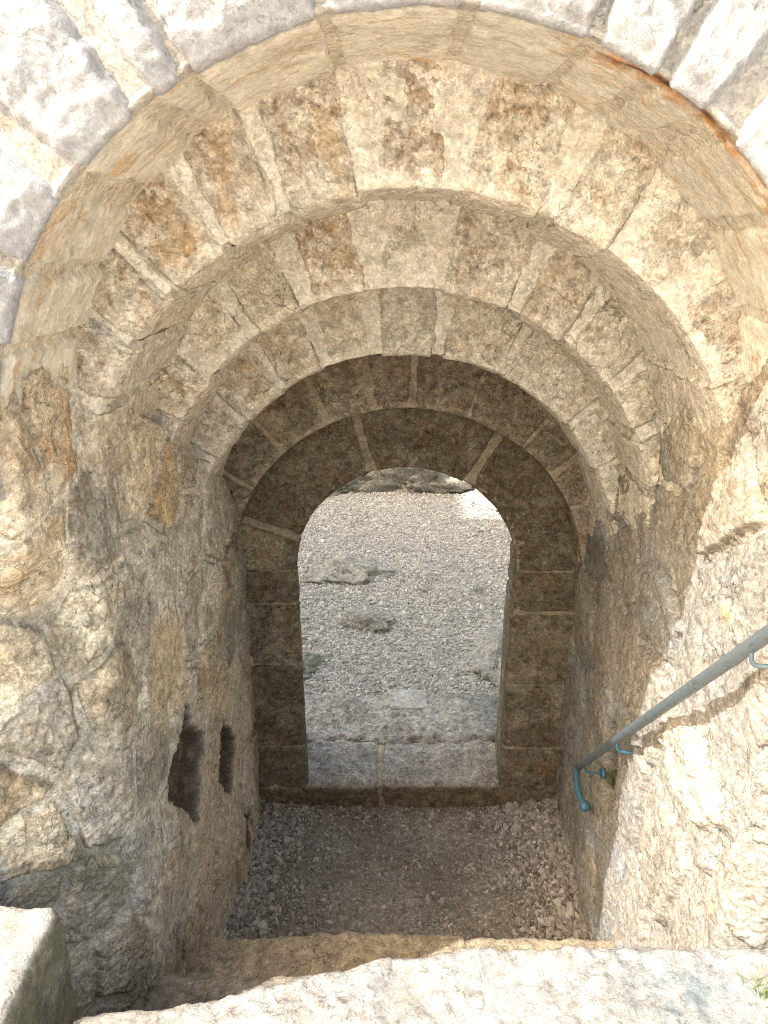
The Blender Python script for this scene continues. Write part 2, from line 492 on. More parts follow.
# doorway jambs: block stones below the springing, face + reveal
def build_jambs(t):
    zs = CROWN[5] - RAD[5]
    for side, zj in ((-1, [zs + .02, 1.10, .80, .36, -.06]), (1, [zs + .02, 1.06, .70, .36, -.06])):
        def path_pts(z):
            inner = RAD[5] - .012 * (zs - z) / zs      # opening widens a little towards the sill
            return inner
        for j in range(len(zj) - 1):
            z1, z0 = zj[j], zj[j + 1]
            nz = max(6, int((z1 - z0) / .0065))
            z = np.linspace(z0, z1, nz)[:, None]
            pth = splayed(arch_path(RAD[5], .80, DEP[5], 3.31, .02, .0065), .22, .10, side)
            r, y, nr, ny, s = [pth[None, :, q] for q in range(5)]
            r = r + (path_pts(z) - RAD[5])
            P = np.stack(np.broadcast_arrays(OFX[5] + side * r, y + 0 * z, z + 0 * r), -1)
            N = np.stack(np.broadcast_arrays(side * nr + 0 * z, ny + 0 * z, 0 * r * z), -1)
            S = np.broadcast_to(s, P.shape[:2])
            e = np.minimum(z - z0, z1 - z) + 0 * r
            rnd = RNG.rand(4)
            h = voussoir_disp(5, P, N, S, e, rnd, .008) + .004
            C = ring_colour(5, P, S, e, rnd) * (1.25 if j == 1 else 1.1)
            mesh_obj("jamb_stone", (P + N * h[..., None]).reshape(-1, 3), grid_faces(*P.shape[:2], flip=(side < 0)), M_DARK, t, C)
        z = np.linspace(-.06, zs + .02, 160)[:, None]
        pth = splayed(arch_path(RAD[5], .80, DEP[5], 3.31, .02, .009), .22, .10, side)
        r, y, nr, ny, s = [pth[None, :, q] for q in range(5)]
        r = r - .012 * (zs - z) / zs
        P = np.stack(np.broadcast_arrays(OFX[5] + side * r, y + 0 * z, z + 0 * r), -1)
        N = np.stack(np.broadcast_arrays(side * nr + 0 * z, ny + 0 * z, 0 * r * z), -1)
        S = np.broadcast_to(s, P.shape[:2])
        h = -.005 + .004 * fbm(P, 14, 4, .6, 3.0)
        C = ring_colour(5, P, S, S * 0 + 1, (.5, .5, .5, .5), True)
        mesh_obj("mortar", (P + N * h[..., None]).reshape(-1, 3), grid_faces(*P.shape[:2], flip=(side < 0)), M_MORTAR, t, C)
build_jambs(rings[5])

# ------------------------------------------------------------------ side walls of rubble
def voronoi_cells(U, Wv, nu, nw, u0, u1, w0, w1, seed):
    rs = np.random.RandomState(seed)
    S = []
    for j in range(-1, nw + 1):
        for i in range(-1, nu + 1):
            S.append((u0 + (i + .5 + .5 * (j % 2) + rs.uniform(-.36, .36)) * (u1 - u0) / nu, w0 + (j + .5 + rs.uniform(-.34, .34)) * (w1 - w0) / nw))
    S = np.array(S)
    shp = U.shape
    pu, pw = U.ravel(), Wv.ravel()
    ids = np.empty(len(pu), dtype=int); edge = np.empty(len(pu))
    for a in range(0, len(pu), 40000):
        d = (pu[a:a + 40000, None] - S[None, :, 0]) ** 2 + (pw[a:a + 40000, None] - S[None, :, 1]) ** 2
        two = np.argpartition(d, 2, axis=1)[:, :3]
        dd = np.take_along_axis(d, two, 1)
        o = np.argsort(dd, 1)
        i1 = np.take_along_axis(two, o[:, :1], 1)[:, 0]; i2 = np.take_along_axis(two, o[:, 1:2], 1)[:, 0]
        d1 = np.take_along_axis(dd, o[:, :1], 1)[:, 0]; d2 = np.take_along_axis(dd, o[:, 1:2], 1)[:, 0]
        ids[a:a + 40000] = i1
        edge[a:a + 40000] = (d2 - d1) / (2 * np.linalg.norm(S[i1] - S[i2], axis=1) + 1e-9)
    return ids.reshape(shp), edge.reshape(shp), S, rs

def blob(Y, Z, y, z, ry, rz, warp):
    d = np.sqrt(((Y - y) / ry) ** 2 + ((Z - z) / rz) ** 2) + warp
    return 1 - sst(.7, 1.05, d)

def build_wall(side, t):
    ds = .0052
    y_front, y_end = 1.30, 2.97
    ls_front = .5
    sv = np.arange(-ls_front, y_end - y_front, ds)
    zv_n = 500
    cz = None
    V01 = np.linspace(0, 1, zv_n)
    # top line follows the springing of the stepped arches
    ytop = np.interp(sv, [-.5, -.01, .03, 1.62], [2.50, 2.50, 2.50, 1.256 + .38])
    zb = -.12
    Z = zb + V01[None, :] * (ytop[:, None] - zb)
    s = np.broadcast_to(sv[:, None], Z.shape)
    # plan of the wall: front face, cut corner, passage face
    def plan(a, b, r):
        xx = np.interp(sv, [-.5, -a, b, 2.5], [1.25, .75 + a, .75, .75])
        yy = np.interp(sv, [-.5, -a, b, 2.5], [y_front, y_front, y_front + b, y_front + 2.5])
        k = np.exp(-np.linspace(-2, 2, 2 * r + 1) ** 2); k /= k.sum()
        f = lambda v: np.convolve(np.pad(v, r, mode='reflect', reflect_type='odd'), k, mode='valid')
        return f(xx), f(yy)
    xa, ya = plan(.05, .05, 6)
    xb, yb = plan(.30, .34, 8) if side < 0 else (xa, ya)
    kz = 1 - sst(1.75, 2.1, Z)
    X = xa[:, None] * (1 - kz) + xb[:, None] * kz
    Yp = ya[:, None] * (1 - kz) + yb[:, None] * kz
    P = np.stack([X, Yp, Z], -1)
    tx, ty = np.gradient(X, axis=0), np.gradient(Yp, axis=0)
    tl = np.hypot(tx, ty) + 1e-9
    N = np.stack([-ty / tl, tx / tl, 0 * Z], -1)
    # above the springing the rubble follows the arches inwards and dies into them
    zsp = np.full(sv.shape, CROWN[0] - RAD[0])
    for k in range(1, 5):
        zsp = zsp + ((CROWN[k] - RAD[k]) - (CROWN[k - 1] - RAD[k - 1])) * sst(DEP[k] - .012, DEP[k] + .012, y_front + sv)
    hg = np.clip(Z - zsp[:, None], 0, .6)
    ink = sst(-.02, .03, s)
    P[..., 1] += .09 * (1 - ink) * sst(2.26, 2.32, Z)
    jag = .05 * fbm(P, 7, 3, .6, 90.0)
    pull = (.75 - np.sqrt(.5625 - hg ** 2)) + .014 - .048 * sst(.05, .40, hg + jag)
    P[..., 0] -= ink * pull
    lean = sst(1.6, 2.6, P[..., 1])
    P[..., 0] -= (.075 if side < 0 else -.012) * lean * (1 - .6 * sst(.0, .4, hg))
    P = P * c_(side, 1, 1); N = N * c_(side, 1, 1)
    Y = P[..., 1]
    wu = .030 * fbm(P, 4.5, 5, .6, 4.0 + side); ww = .030 * fbm(P, 4.5, 5, .6, 14.0 + side)
    ids, edge, S, rs = voronoi_cells(s + wu, Z + ww, 9 if side < 0 else 7, 11 if side < 0 else 9, -.5, 1.7, -.2, 2.6, 31 if side < 0 else 77)
    nS = len(S)
    r1, r2, r3, r4 = rs.rand(nS), rs.rand(nS), rs.rand(nS), rs.rand(nS)
    tu, tw = rs.uniform(-.06, .06, nS), rs.uniform(-.06, .06, nS)
    n_lo = fbm(P, 1.6, 3, .5, 6.0); n_a = fbm(P, 6, 4, .55, 2.0); n_b = fbm(P, 20, 4, .6, 9.0); n_c = fbm(P, 60, 3, .6, 1.0)
    rg = ridged(P, 9, 4, .55, 5.5)
    patch = fbm(P, 2.4, 3, .5, 33.0)           # where mortar smears across the stones
    ew = edge + .012 * n_b
    smear = sst(-.05, .3, patch) * (.8 if side < 0 else .7)
    smear = np.clip(smear + .5 * (1 - sst(.9, 1.5, Z)), 0, 1)
    jw = .011 + .012 * r4[ids] + .012 * smear
    st = (r1[ids] - .45) * .016 + tu[ids] * (s - S[ids, 0]) + tw[ids] * (Z - S[ids, 1]) + .003 * sst(0, .05, edge) + .005 * n_a + .006 * n_b + .005 * n_c + .004 * rg - .006 * sst(.2, .4, fbm(P, 38, 3, .6, 15.0))
    st = st + .004 * n_c
    if side > 0: st = st + .008 * rg * (1 - sst(2.0, 2.4, Y)) + .004 * ridged(P, 22, 4, .6, 7.0) * (1 - sst(2.0, 2.4, Y))
    st = st - .022 * (1 - sst(jw * .4, jw * 1.2, ew))
    mo = -.007 + .008 * smear + .004 * n_a + .004 * n_b + .002 * n_c
    h = np.maximum(st, mo)
    ism = sst(-.004, .004, mo - st)
    h = h + .024 * n_lo
    # colours
    PAL = np.array([(.66, .60, .50), (.58, .51, .405), (.50, .475, .43), (.42, .365, .29), (.62, .585, .52), (.55, .445, .31), (.36, .34, .305)])
    base = PAL[(r2[ids] * 6.99).astype(int)] * (.9 + .2 * r3[ids])[..., None]
    base = mixc(base, ORANGE * c_(1.0, 1.1, 1.4), sst(.80, .9, r1[ids]) * .5 * sst(1.0, 1.7, Z))
    n_d = fbm(P, 11, 5, .62, 44.0)
    C = mixc(base, base * c_(.66, .58, .48), sst(-.05, .3, n_a + .5 * n_b) * .6)
    C = mixc(C, c_(.68, .62, .52), sst(.06, .24, n_d) * .55)
    C = mixc(C, c_(.24, .20, .15), sst(.14, .32, -n_d - .4 * n_c) * .6)
    C = mixc(C, c_(.20, .17, .13), sst(.22, .36, n_c + .3 * n_b) * .5)
    mc = mixc(MORT * .98, c_(.52, .485, .42), sst(-.15, .3, n_b))
    C = mixc(C, mc, ism * .85)
    C = mixc(C, c_(.15, .125, .095), (1 - sst(.001, .006, np.abs(ew - jw * .75))) * sst(-.12, .2, fbm(P, 4, 3, .6, 12.)) * .85)
    # grey and dark weathering
    pt = fbm(P, 3.6, 4, .6, 66.0)
    C = mixc(C, c_(.64, .585, .48), sst(.08, .24, pt) * .45)
    C = mixc(C, c_(.26, .23, .185), sst(.08, .24, -pt) * .45)
    # grey and dark weathering, mixed with painted shade and sunlit tones
    gm = sst(-.05, .3, fbm(P, 3.3, 4, .6, 51.0) + .25 * n_b)
    if side < 0:
        fr = 1 - sst(1.6, 2.15, Y + .25 * n_lo)
        lowz = 1 - sst(1.7, 2.15, Z)
        C = np.clip(C * (1.16 - .06 * lowz)[..., None], 0, .74)
        C = mixc(C, LICH * 1.15, gm * (.2 + .65 * fr) * lowz * .75)
        C = mixc(C, c_(.44, .335, .22), (1 - sst(.7, 1.35, Z + .3 * n_a)) * sst(1.7, 2.1, Y) * .6)
        C = mixc(C, LICH * 1.15, (1 - sst(.45, .75, Z + .2 * n_a)) * (1 - sst(1.75, 2.0, Y)) * .6)
        C = mixc(C, DKBLUE * 1.15, (1 - sst(1.38, 1.42, Y)) * (1 - sst(1.5, 1.8, Z)) * sst(-.25, .1, n_a) * .7)  # bluish shade on the lower front corner, painted as colour
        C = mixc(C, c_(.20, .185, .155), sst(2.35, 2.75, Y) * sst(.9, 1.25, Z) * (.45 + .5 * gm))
        C = mixc(C, WHITE * .85, (1 - sst(1.22, 1.30, Y - .0)) * sst(1.72, 1.8, Z) * .9)
    else:
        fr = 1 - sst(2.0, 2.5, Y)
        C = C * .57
        C = mixc(C, c_(.30, .298, .285), fr * .6 * (1 - sst(1.75, 2.1, Z)))  # near sunlit part painted a more neutral tone than the rest
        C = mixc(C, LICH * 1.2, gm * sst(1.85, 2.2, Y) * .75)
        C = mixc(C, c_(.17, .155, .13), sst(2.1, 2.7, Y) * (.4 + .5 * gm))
        C = mixc(C, c_(.30, .33, .36), sst(1.7, 2.0, Y) * sst(.05, .3, fbm(P, 5, 3, .6, 71.0)) * .5)
        C = mixc(C, ORANGE * 1.05, sst(.3, .5, fbm(P, 7, 3, .6, 81.0)) * .35)
    vt = mixc(c_(.60, .535, .42), c_(.47, .405, .305), sst(-.2, .25, n_d))
    C = mixc(C, vt, sst(.0, .25, hg + .1 * n_a) * (.3 if side < 0 else .5))
    # shallow cavities where stones are missing; their shade is painted in dark
    wv = .38 * fbm(P, 8, 5, .62, 3.0)
    if side < 0:
        for (cy, cz_, ry, rz, dp) in ((2.06, .96, .17, .25, .05), (2.42, .70, .14, .18, .045), (1.83, .40, .012, .06, .03), (2.58, .20, .08, .12, .06)):
            # diamonds: stones of a slanting course are gone
            d = np.abs(Y - cy) / ry + np.abs(Z - cz_) / rz
            mk = 1 - sst(.78, 1.0, d + wv); mc2 = 1 - sst(.88, 1.06, d + wv)
            h = h - dp * mk
            C = mixc(C, c_(.075, .055, .042), mc2 * .95)
            C = mixc(C, c_(.20, .155, .125), mc2 * sst(.05, .3, n_b) * .6)
        mk = blob(Y, Z, 1.98, 1.37, .16, .21, wv)
        C = mixc(C, c_(.62, .52, .36), mk * .8); h = h * (1 - .5 * mk)
        # pale lime wash-down near the front
        mk = blob(Y, Z, 1.50, .75, .10, .25, wv); C = mixc(C, c_(.6, .56, .48), mk * .6)
        # moss in the joints high up
        C = mixc(C, c_(.14, .15, .05), sst(.25, .4, fbm(P, 8, 3, .6, 61.0)) * ism * .8)
    else:
        mk = blob(Y, Z, 2.24, .82, .10, .20, wv * .7); h = h - .05 * mk
        C = mixc(C, c_(.10, .09, .065), mk * .85)
        # crag of split rock below the handrail
        mk = blob(Y, Z, 1.62, 1.32, .22, .10, wv); h = h + mk * (.018 + .03 * ridged(P, 12, 3, .5, 2.0))
        C = mixc(C, TAN, mk * .4)
    vv = P + N * h[..., None]
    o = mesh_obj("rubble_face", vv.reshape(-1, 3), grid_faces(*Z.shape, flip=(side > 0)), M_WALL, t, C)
    return o

wl = thing("passage_wall", "left passage wall of rubble stone with two dark holes low down", "wall", (-.75, 2.1, 0))
build_wall(-1, wl)
wr = thing("passage_wall", "right passage wall carrying the handrail, its near half sunlit", "wall", (.75, 2.1, 0))
build_wall(1, wr)

# ------------------------------------------------------------------ the gatehouse body round the passage
def strip_with_arch(y0, y1, Rh, zc, xh, ztop, zbot, mat, name, parent):
    """a wall slab with an arched hole: front, back, and the hole's lining"""
    ph = np.radians(np.linspace(-90, 90, 61))
    inner = np.stack([Rh * np.sin(ph), zc + Rh * np.cos(ph)], 1)
    outer = []
    for a in ph:
        dx, dz = math.sin(a), math.cos(a)
        k = min(xh / max(abs(dx), 1e-6), (ztop - zc) / max(dz, 1e-6))
        outer.append((dx * k, zc + dz * k))
    outer = np.array(outer)
    inner = np.vstack([[-Rh, zbot], inner, [Rh, zbot]]); outer = np.vstack([[-xh, zbot], outer, [xh, zbot]])
    n = len(inner)
    V, F = [], []
    for y in (y0, y1):
        for ring in (inner, outer):
            V += [(x, y, z) for x, z in ring]
    for j in range(n - 1):
        F += [(j, j + 1, n + j + 1, n + j), (2 * n + j + 1, 2 * n + j, 3 * n + j, 3 * n + j + 1), (j + 1, j, 2 * n + j, 2 * n + j + 1), (n + j, n + j + 1, 3 * n + j + 1, 3 * n + j)]
    return mesh_obj(name, np.array(V), np.array(F), mat, parent, smooth=False)

def masonry_mat(name, c1, c2, mo):
    m = bpy.data.materials.new(name); m.use_nodes = True
    n, l = m.node_tree.nodes, m.node_tree.links
    b = n["Principled BSDF"]; b.inputs["Roughness"].default_value = .95
    geo = n.new("ShaderNodeNewGeometry")
    mp = n.new("ShaderNodeMapping"); mp.inputs["Rotation"].default_value = (R_(90), 0, 0)
    l.new(geo.outputs["Position"], mp.inputs[0])
    br = n.new("ShaderNodeTexBrick"); br.inputs["Scale"].default_value = 1.0
    br.inputs["Brick Width"].default_value = .55; br.inputs["Row Height"].default_value = .3; br.inputs["Mortar Size"].default_value = .016
    br.inputs["Mortar Smooth"].default_value = .3
    br.inputs["Color1"].default_value = (*c1, 1); br.inputs["Color2"].default_value = (*c2, 1); br.inputs["Mortar"].default_value = (*mo, 1)
    l.new(mp.outputs[0], br.inputs["Vector"])
    t = n.new("ShaderNodeTexNoise"); t.inputs["Scale"].default_value = 14; t.inputs["Detail"].default_value = 8; t.inputs["Roughness"].default_value = .7
    l.new(geo.outputs["Position"], t.inputs["Vector"])
    mr = n.new("ShaderNodeMapRange"); mr.inputs[1].default_value = .3; mr.inputs[2].default_value = .7; mr.inputs[3].default_value = .7; mr.inputs[4].default_value = 1.2
    l.new(t.outputs["Fac"], mr.inputs[0])
    sc = n.new("ShaderNodeVectorMath"); sc.operation = 'SCALE'
    l.new(br.outputs["Color"], sc.inputs[0]); l.new(mr.outputs[0], sc.inputs["Scale"]); l.new(sc.outputs[0], b.inputs["Base Color"])
    bp = n.new("ShaderNodeBump"); bp.inputs["Distance"].default_value = .03; bp.inputs["Strength"].default_value = .8
    l.new(t.outputs["Fac"], bp.inputs["Height"]); l.new(bp.outputs[0], b.inputs["Normal"])
    return m
M_FAC = masonry_mat("white_ashlar", (.72, .70, .67), (.62, .60, .56), (.5, .46, .4))
gh = thing("gatehouse", "stone gatehouse whose white front wall holds the arched passage", "building", (0, 1.3, 0))
strip_with_arch(1.305, 1.66, 1.17, CROWN[0] - .75, 7.33, 7.1, -.2, M_FAC, "front_wall", gh)
strip_with_arch(3.30, 3.34, .60, CROWN[5] - .447, 7.33, 7.1, -.2, M_FAC, "rear_wall", gh)
def box(name, x0, x1, y0, y1, z0, z1, mat, parent=None):
    V = np.array([(x, y, z) for x in (x0, x1) for y in (y0, y1) for z in (z0, z1)])
    F = np.array([(0, 1, 3, 2), (4, 6, 7, 5), (0, 4, 5, 1), (2, 3, 7, 6), (0, 2, 6, 4), (1, 5, 7, 3)])
    return mesh_obj(name, V, F, mat, parent, smooth=False)
box("roof", -7.33, 7.0, 1.2, 3.45, 7.11, 7.3, M_FAC, gh)
box("side_wall", 7.34, 7.6, 1.3, 3.34, -.2, 7.10, M_FAC, gh)
box("yard_shade_mass", -18, -7.335, .5, 3.6, -.2, 10.1, M_FAC, gh)  # unseen mass added to cast the shadow edge across the yard

# ------------------------------------------------------------------ ground
def ground_sheet(name, xs, ys, zf, cf, mat, kind="structure"):
    X, Y = np.meshgrid(xs, ys, indexing='ij')
    P = np.stack([X, Y, 0 * X], -1)
    Z = zf(P)
    P[..., 2] = Z
    o = mesh_obj(name, P.reshape(-1, 3), grid_faces(len(xs), len(ys)), mat, None, cf(P))
    o["kind"] = kind
    return o

def dense(lo, a, b, hi, d, n):
    return np.concatenate([-np.geomspace(-(lo - a) + 1e-3, .02, n) + a if lo < a else [], np.arange(a, b, d), b + np.geomspace(.02, hi - b, n) if hi > b else []])

def outer_z(P):
    z = .135 + .022 * fbm(P, 1.3, 3, .5, 2.0) + .008 * fbm(P, 7, 3, .5, 1.0)
    y = P[..., 1]
    z = z + .5 * sst(7.9, 11, y) + .08 * np.clip(y - 9, 0, 100) * (1 + .4 * fbm(P, .15, 3))
    return z
def outer_c(P):
    n1 = fbm(P, 2.0, 4, .55, 3.0); n2 = fbm(P, 16, 4, .6, 1.0)
    C = mixc(c_(.40, .385, .35), c_(.46, .43, .37), sst(-.2, .3, n1))
    C = mixc(C, c_(.30, .28, .25), sst(0, .4, n2) * .5)
    return mixc(C, c_(.12, .14, .07), sst(9.0, 11, P[..., 1] + n1) * .8)
xs = np.concatenate([-np.geomspace(60, 1.62, 40), np.arange(-1.6, 1.8, .02), np.geomspace(1.82, 60, 40)])
ys = np.concatenate([np.arange(3.3, 8.4, .02), 8.4 + np.geomspace(.03, 150, 50)])
ground_sheet("ground", xs, ys, outer_z, outer_c, M_DIRT)

def land_z(P):
    x = np.abs(P[..., 0])
    return .006 * fbm(P, 6, 4, .5, 1.0) + .045 * sst(.42, .78, x + .1 * fbm(P, 3, 2, .5, 2.0)) + .02 * sst(2.75, 2.95, P[..., 1])
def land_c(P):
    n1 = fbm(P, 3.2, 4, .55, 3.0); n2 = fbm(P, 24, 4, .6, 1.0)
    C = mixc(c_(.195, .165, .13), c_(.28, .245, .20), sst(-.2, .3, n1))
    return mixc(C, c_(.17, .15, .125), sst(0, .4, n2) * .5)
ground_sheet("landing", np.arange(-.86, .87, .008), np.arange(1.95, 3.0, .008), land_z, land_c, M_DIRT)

def terr_z(P):
    return 1.04 + .02 * fbm(P, 1.5, 3) - .0 * P[..., 0]
def terr_c(P):
    n1 = fbm(P, 2.0, 4, .55, 3.0)
    return mixc(c_(.60, .56, .50), c_(.50, .45, .38), sst(-.2, .3, n1))
ground_sheet("terrace", np.concatenate([-np.geomspace(40, 1.05, 30), np.arange(-1, 1.05, .05), np.geomspace(1.1, 40, 30)]), np.concatenate([-np.geomspace(50, .4, 30), np.arange(-.35, .60, .05)]), terr_z, terr_c, M_PALE)

# ------------------------------------------------------------------ blocks
def rough_block(name, x0, x1, y0, y1, z0, z1, mat, colour, parent=None, d=.012, rad=.03, amp=.012, edgewarp=None, seed=0.0):
    """rounded, weathered stone block; one closed surface"""
    def face(axis, sgn):
        lo = [x0, y0, z0]; hi = [x1, y1, z1]
        o = [a for a in range(3) if a != axis]
        na = max(3, int((hi[o[0]] - lo[o[0]]) / d)); nb = max(3, int((hi[o[1]] - lo[o[1]]) / d))
        A, B = np.meshgrid(np.linspace(lo[o[0]], hi[o[0]], na), np.linspace(lo[o[1]], hi[o[1]], nb), indexing='ij')
        P = np.zeros(A.shape + (3,)); P[..., o[0]] = A; P[..., o[1]] = B; P[..., axis] = hi[axis] if sgn > 0 else lo[axis]
        flip = (sgn > 0) == (axis == 1)
        return P, grid_faces(na, nb, flip=flip)
    Vs, Fs, n = [], [], 0
    for ax in range(3):
        for sg in (-1, 1):
            P, F = face(ax, sg)
            Vs.append(P.reshape(-1, 3)); Fs.append(F + n); n += P.shape[0] * P.shape[1]
    V = np.vstack(Vs); F = np.vstack(Fs)
    key = np.round(V * 1e5).astype(np.int64)
    _, idx, inv = np.unique(key, axis=0, return_index=True, return_inverse=True)
    V = V[idx]; F = inv.ravel()[F]
    lo = c_(x0, y0, z0) + rad; hi = c_(x1, y1, z1) - rad
    mid = (lo + hi) / 2; lo = np.minimum(lo, mid); hi = np.maximum(hi, mid)
    Q = np.clip(V, lo, hi)
    Dv = V - Q
    L = np.linalg.norm(Dv, axis=1)[:, None] + 1e-9
    N = Dv / L
    V = Q + N * np.minimum(L, rad)
    h = amp * (1.4 * fbm(V, 4, 3, .5, seed) + .8 * fbm(V, 14, 4, .55, seed + 3) + .35 * fbm(V, 50, 3, .6, 1.0) + .35 * ridged(V, 8, 3, .5, seed))
    if edgewarp is not None: V = edgewarp(V)
    V = V + N * h[:, None]
    return mesh_obj(name, V, F, mat, parent, colour(V, N))

def pale_col(V, N):
    n1 = fbm(V, 5, 4, .6, 3.0); n2 = fbm(V, 22, 4, .6, 8.0)
    C = mixc(c_(.30, .30, .298), c_(.245, .24, .23), sst(-.1, .35, n1))
    C = mixc(C, c_(.18, .17, .155), sst(.06, .26, n2) * .65)
    C = mixc(C, c_(.24, .225, .195), sst(.0, .2, fbm(V, 3.2, 4, .6, 41.)) * .5)
    C = mixc(C, c_(.13, .165, .185), np.exp(-(((V[:, 0] - .58) / .13) ** 2 + ((V[:, 1] - 1.16) / .10) ** 2)) * sst(-.3, .15, n2) * .95)
    return mixc(C, c_(.45, .32, .18), sst(.3, .5, fbm(V, 8, 3, .6, 12.)) * .4)
def tread_col(V, N):
    n1 = fbm(V, 5, 4, .6, 13.0); n2 = fbm(V, 22, 4, .6, 8.0)
    C = mixc(c_(.46, .37, .26), c_(.30, .25, .18), sst(-.1, .35, n1))
    return mixc(C, c_(.14, .125, .10), sst(.0, .35, n2) * .6)
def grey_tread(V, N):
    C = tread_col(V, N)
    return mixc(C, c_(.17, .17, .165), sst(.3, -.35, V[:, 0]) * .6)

def st_warp(V):
    V = V.copy()
    # the worn top step: its far edge falls back towards the left
    k = sst(1.0, 1.25, V[:, 1])
    V[:, 1] -= k * (  .14 * sst(.22, -.60, V[:, 0]))
    V[:, 2] -= .03 * sst(-.15, -.7, V[:, 0]) * k
    return V
t = thing("stone_step", "pale sunlit top step of worn limestone, nearest in the picture", "step", (0, .9, 1.0), "steps down into the passage")
rough_block("step_stone", -.70, .17, .55, 1.282, .82, 1.10, M_PALE, pale_col, t, .006, .03, .016, st_warp, 2.0)
rough_block("step_stone", .135, .98, .55, 1.284, .82, 1.105, M_PALE, pale_col, t, .006, .03, .016, st_warp, 9.0)
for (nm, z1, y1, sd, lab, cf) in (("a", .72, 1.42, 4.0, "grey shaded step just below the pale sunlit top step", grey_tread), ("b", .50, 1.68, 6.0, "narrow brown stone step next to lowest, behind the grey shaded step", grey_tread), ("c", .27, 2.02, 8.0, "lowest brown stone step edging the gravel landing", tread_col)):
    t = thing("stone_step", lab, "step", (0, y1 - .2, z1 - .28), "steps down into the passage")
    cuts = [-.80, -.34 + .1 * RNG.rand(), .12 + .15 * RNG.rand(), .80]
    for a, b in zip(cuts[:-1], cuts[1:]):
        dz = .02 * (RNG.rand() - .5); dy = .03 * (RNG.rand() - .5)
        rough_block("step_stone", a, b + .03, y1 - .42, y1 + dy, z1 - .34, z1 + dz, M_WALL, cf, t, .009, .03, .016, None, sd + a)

def cheek_col(V, N):
    n1 = fbm(V, 6, 4, .6, 3.0); n2 = fbm(V, 24, 4, .6, 8.0)
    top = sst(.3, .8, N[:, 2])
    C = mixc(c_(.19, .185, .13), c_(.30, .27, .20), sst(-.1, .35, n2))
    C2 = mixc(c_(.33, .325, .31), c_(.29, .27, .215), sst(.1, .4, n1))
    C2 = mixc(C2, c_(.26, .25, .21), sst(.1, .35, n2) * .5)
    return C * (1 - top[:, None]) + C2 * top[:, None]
o = rough_block("cheek_block", -1.25, -.775, .45, 1.285, .62, 1.20, M_PALE, cheek_col, None, .01, .025, .012, None, 5.0)
tag(o, "low stone block at lower left, its top sunlit and its side mossy", "stone block")

# threshold of the doorway
def thr_col(V, N):
    n1 = fbm(V, 5, 4, .6, 3.0); n2 = fbm(V, 20, 4, .6, 8.0)
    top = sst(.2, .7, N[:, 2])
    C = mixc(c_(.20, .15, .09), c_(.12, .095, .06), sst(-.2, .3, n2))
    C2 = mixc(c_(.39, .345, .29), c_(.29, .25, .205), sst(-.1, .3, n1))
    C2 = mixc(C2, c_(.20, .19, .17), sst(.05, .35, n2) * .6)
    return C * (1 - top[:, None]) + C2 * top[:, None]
t = thing("threshold", "worn stone threshold under the dark doorway, in two front slabs", "threshold", (0, 3.1, 0))
rough_block("slab", -.76, -.105, 2.955, 3.29, -.1, .14, M_ROCK, thr_col, t, .007, .03, .026, None, 2.0)
rough_block("slab", -.075, .76, 2.955, 3.29, -.1, .145, M_ROCK, thr_col, t, .007, .03, .026, None, 7.0)
rough_block("joint_mortar", -.112, -.068, 2.962, 3.28, -.1, .132, M_MORTAR, lambda V, N: mixc(c_(.40, .33, .22), c_(.28, .22, .14), sst(-.2, .3, fbm(V, 20, 3))), t, .008, .012, .006, None, 3.0)
def outs_col(V, N):
    n1 = fbm(V, 5, 4, .6, 23.0); n2 = fbm(V, 18, 4, .6, 8.0)
    C = mixc(c_(.42, .385, .33), c_(.31, .275, .23), sst(-.1, .3, n1))
    C = mixc(C, c_(.18, .175, .165), sst(.05, .35, n2) * .65)
    return mixc(C, c_(.17, .17, .16), sst(.28, .5, V[:, 0]) * .55)
o = rough_block("paving_stone", -.62, .62, 3.285, 3.72, -.05, .15, M_ROCK, outs_col, None, .008, .05, .034, None, 12.0)
tag(o, "rough grey paving stone just outside the doorway threshold", "paving stone")
o = rough_block("pale_stone", -.055, .165, 3.56, 3.74, .08, .160, M_PALE, lambda V, N: mixc(c_(.50, .475, .43), c_(.38, .35, .30), sst(-.2, .3, fbm(V, 12, 3))), None, .007, .012, .008, None, 4.0)
tag(o, "small pale flat stone at the far edge of the grey paving stone", "stone")

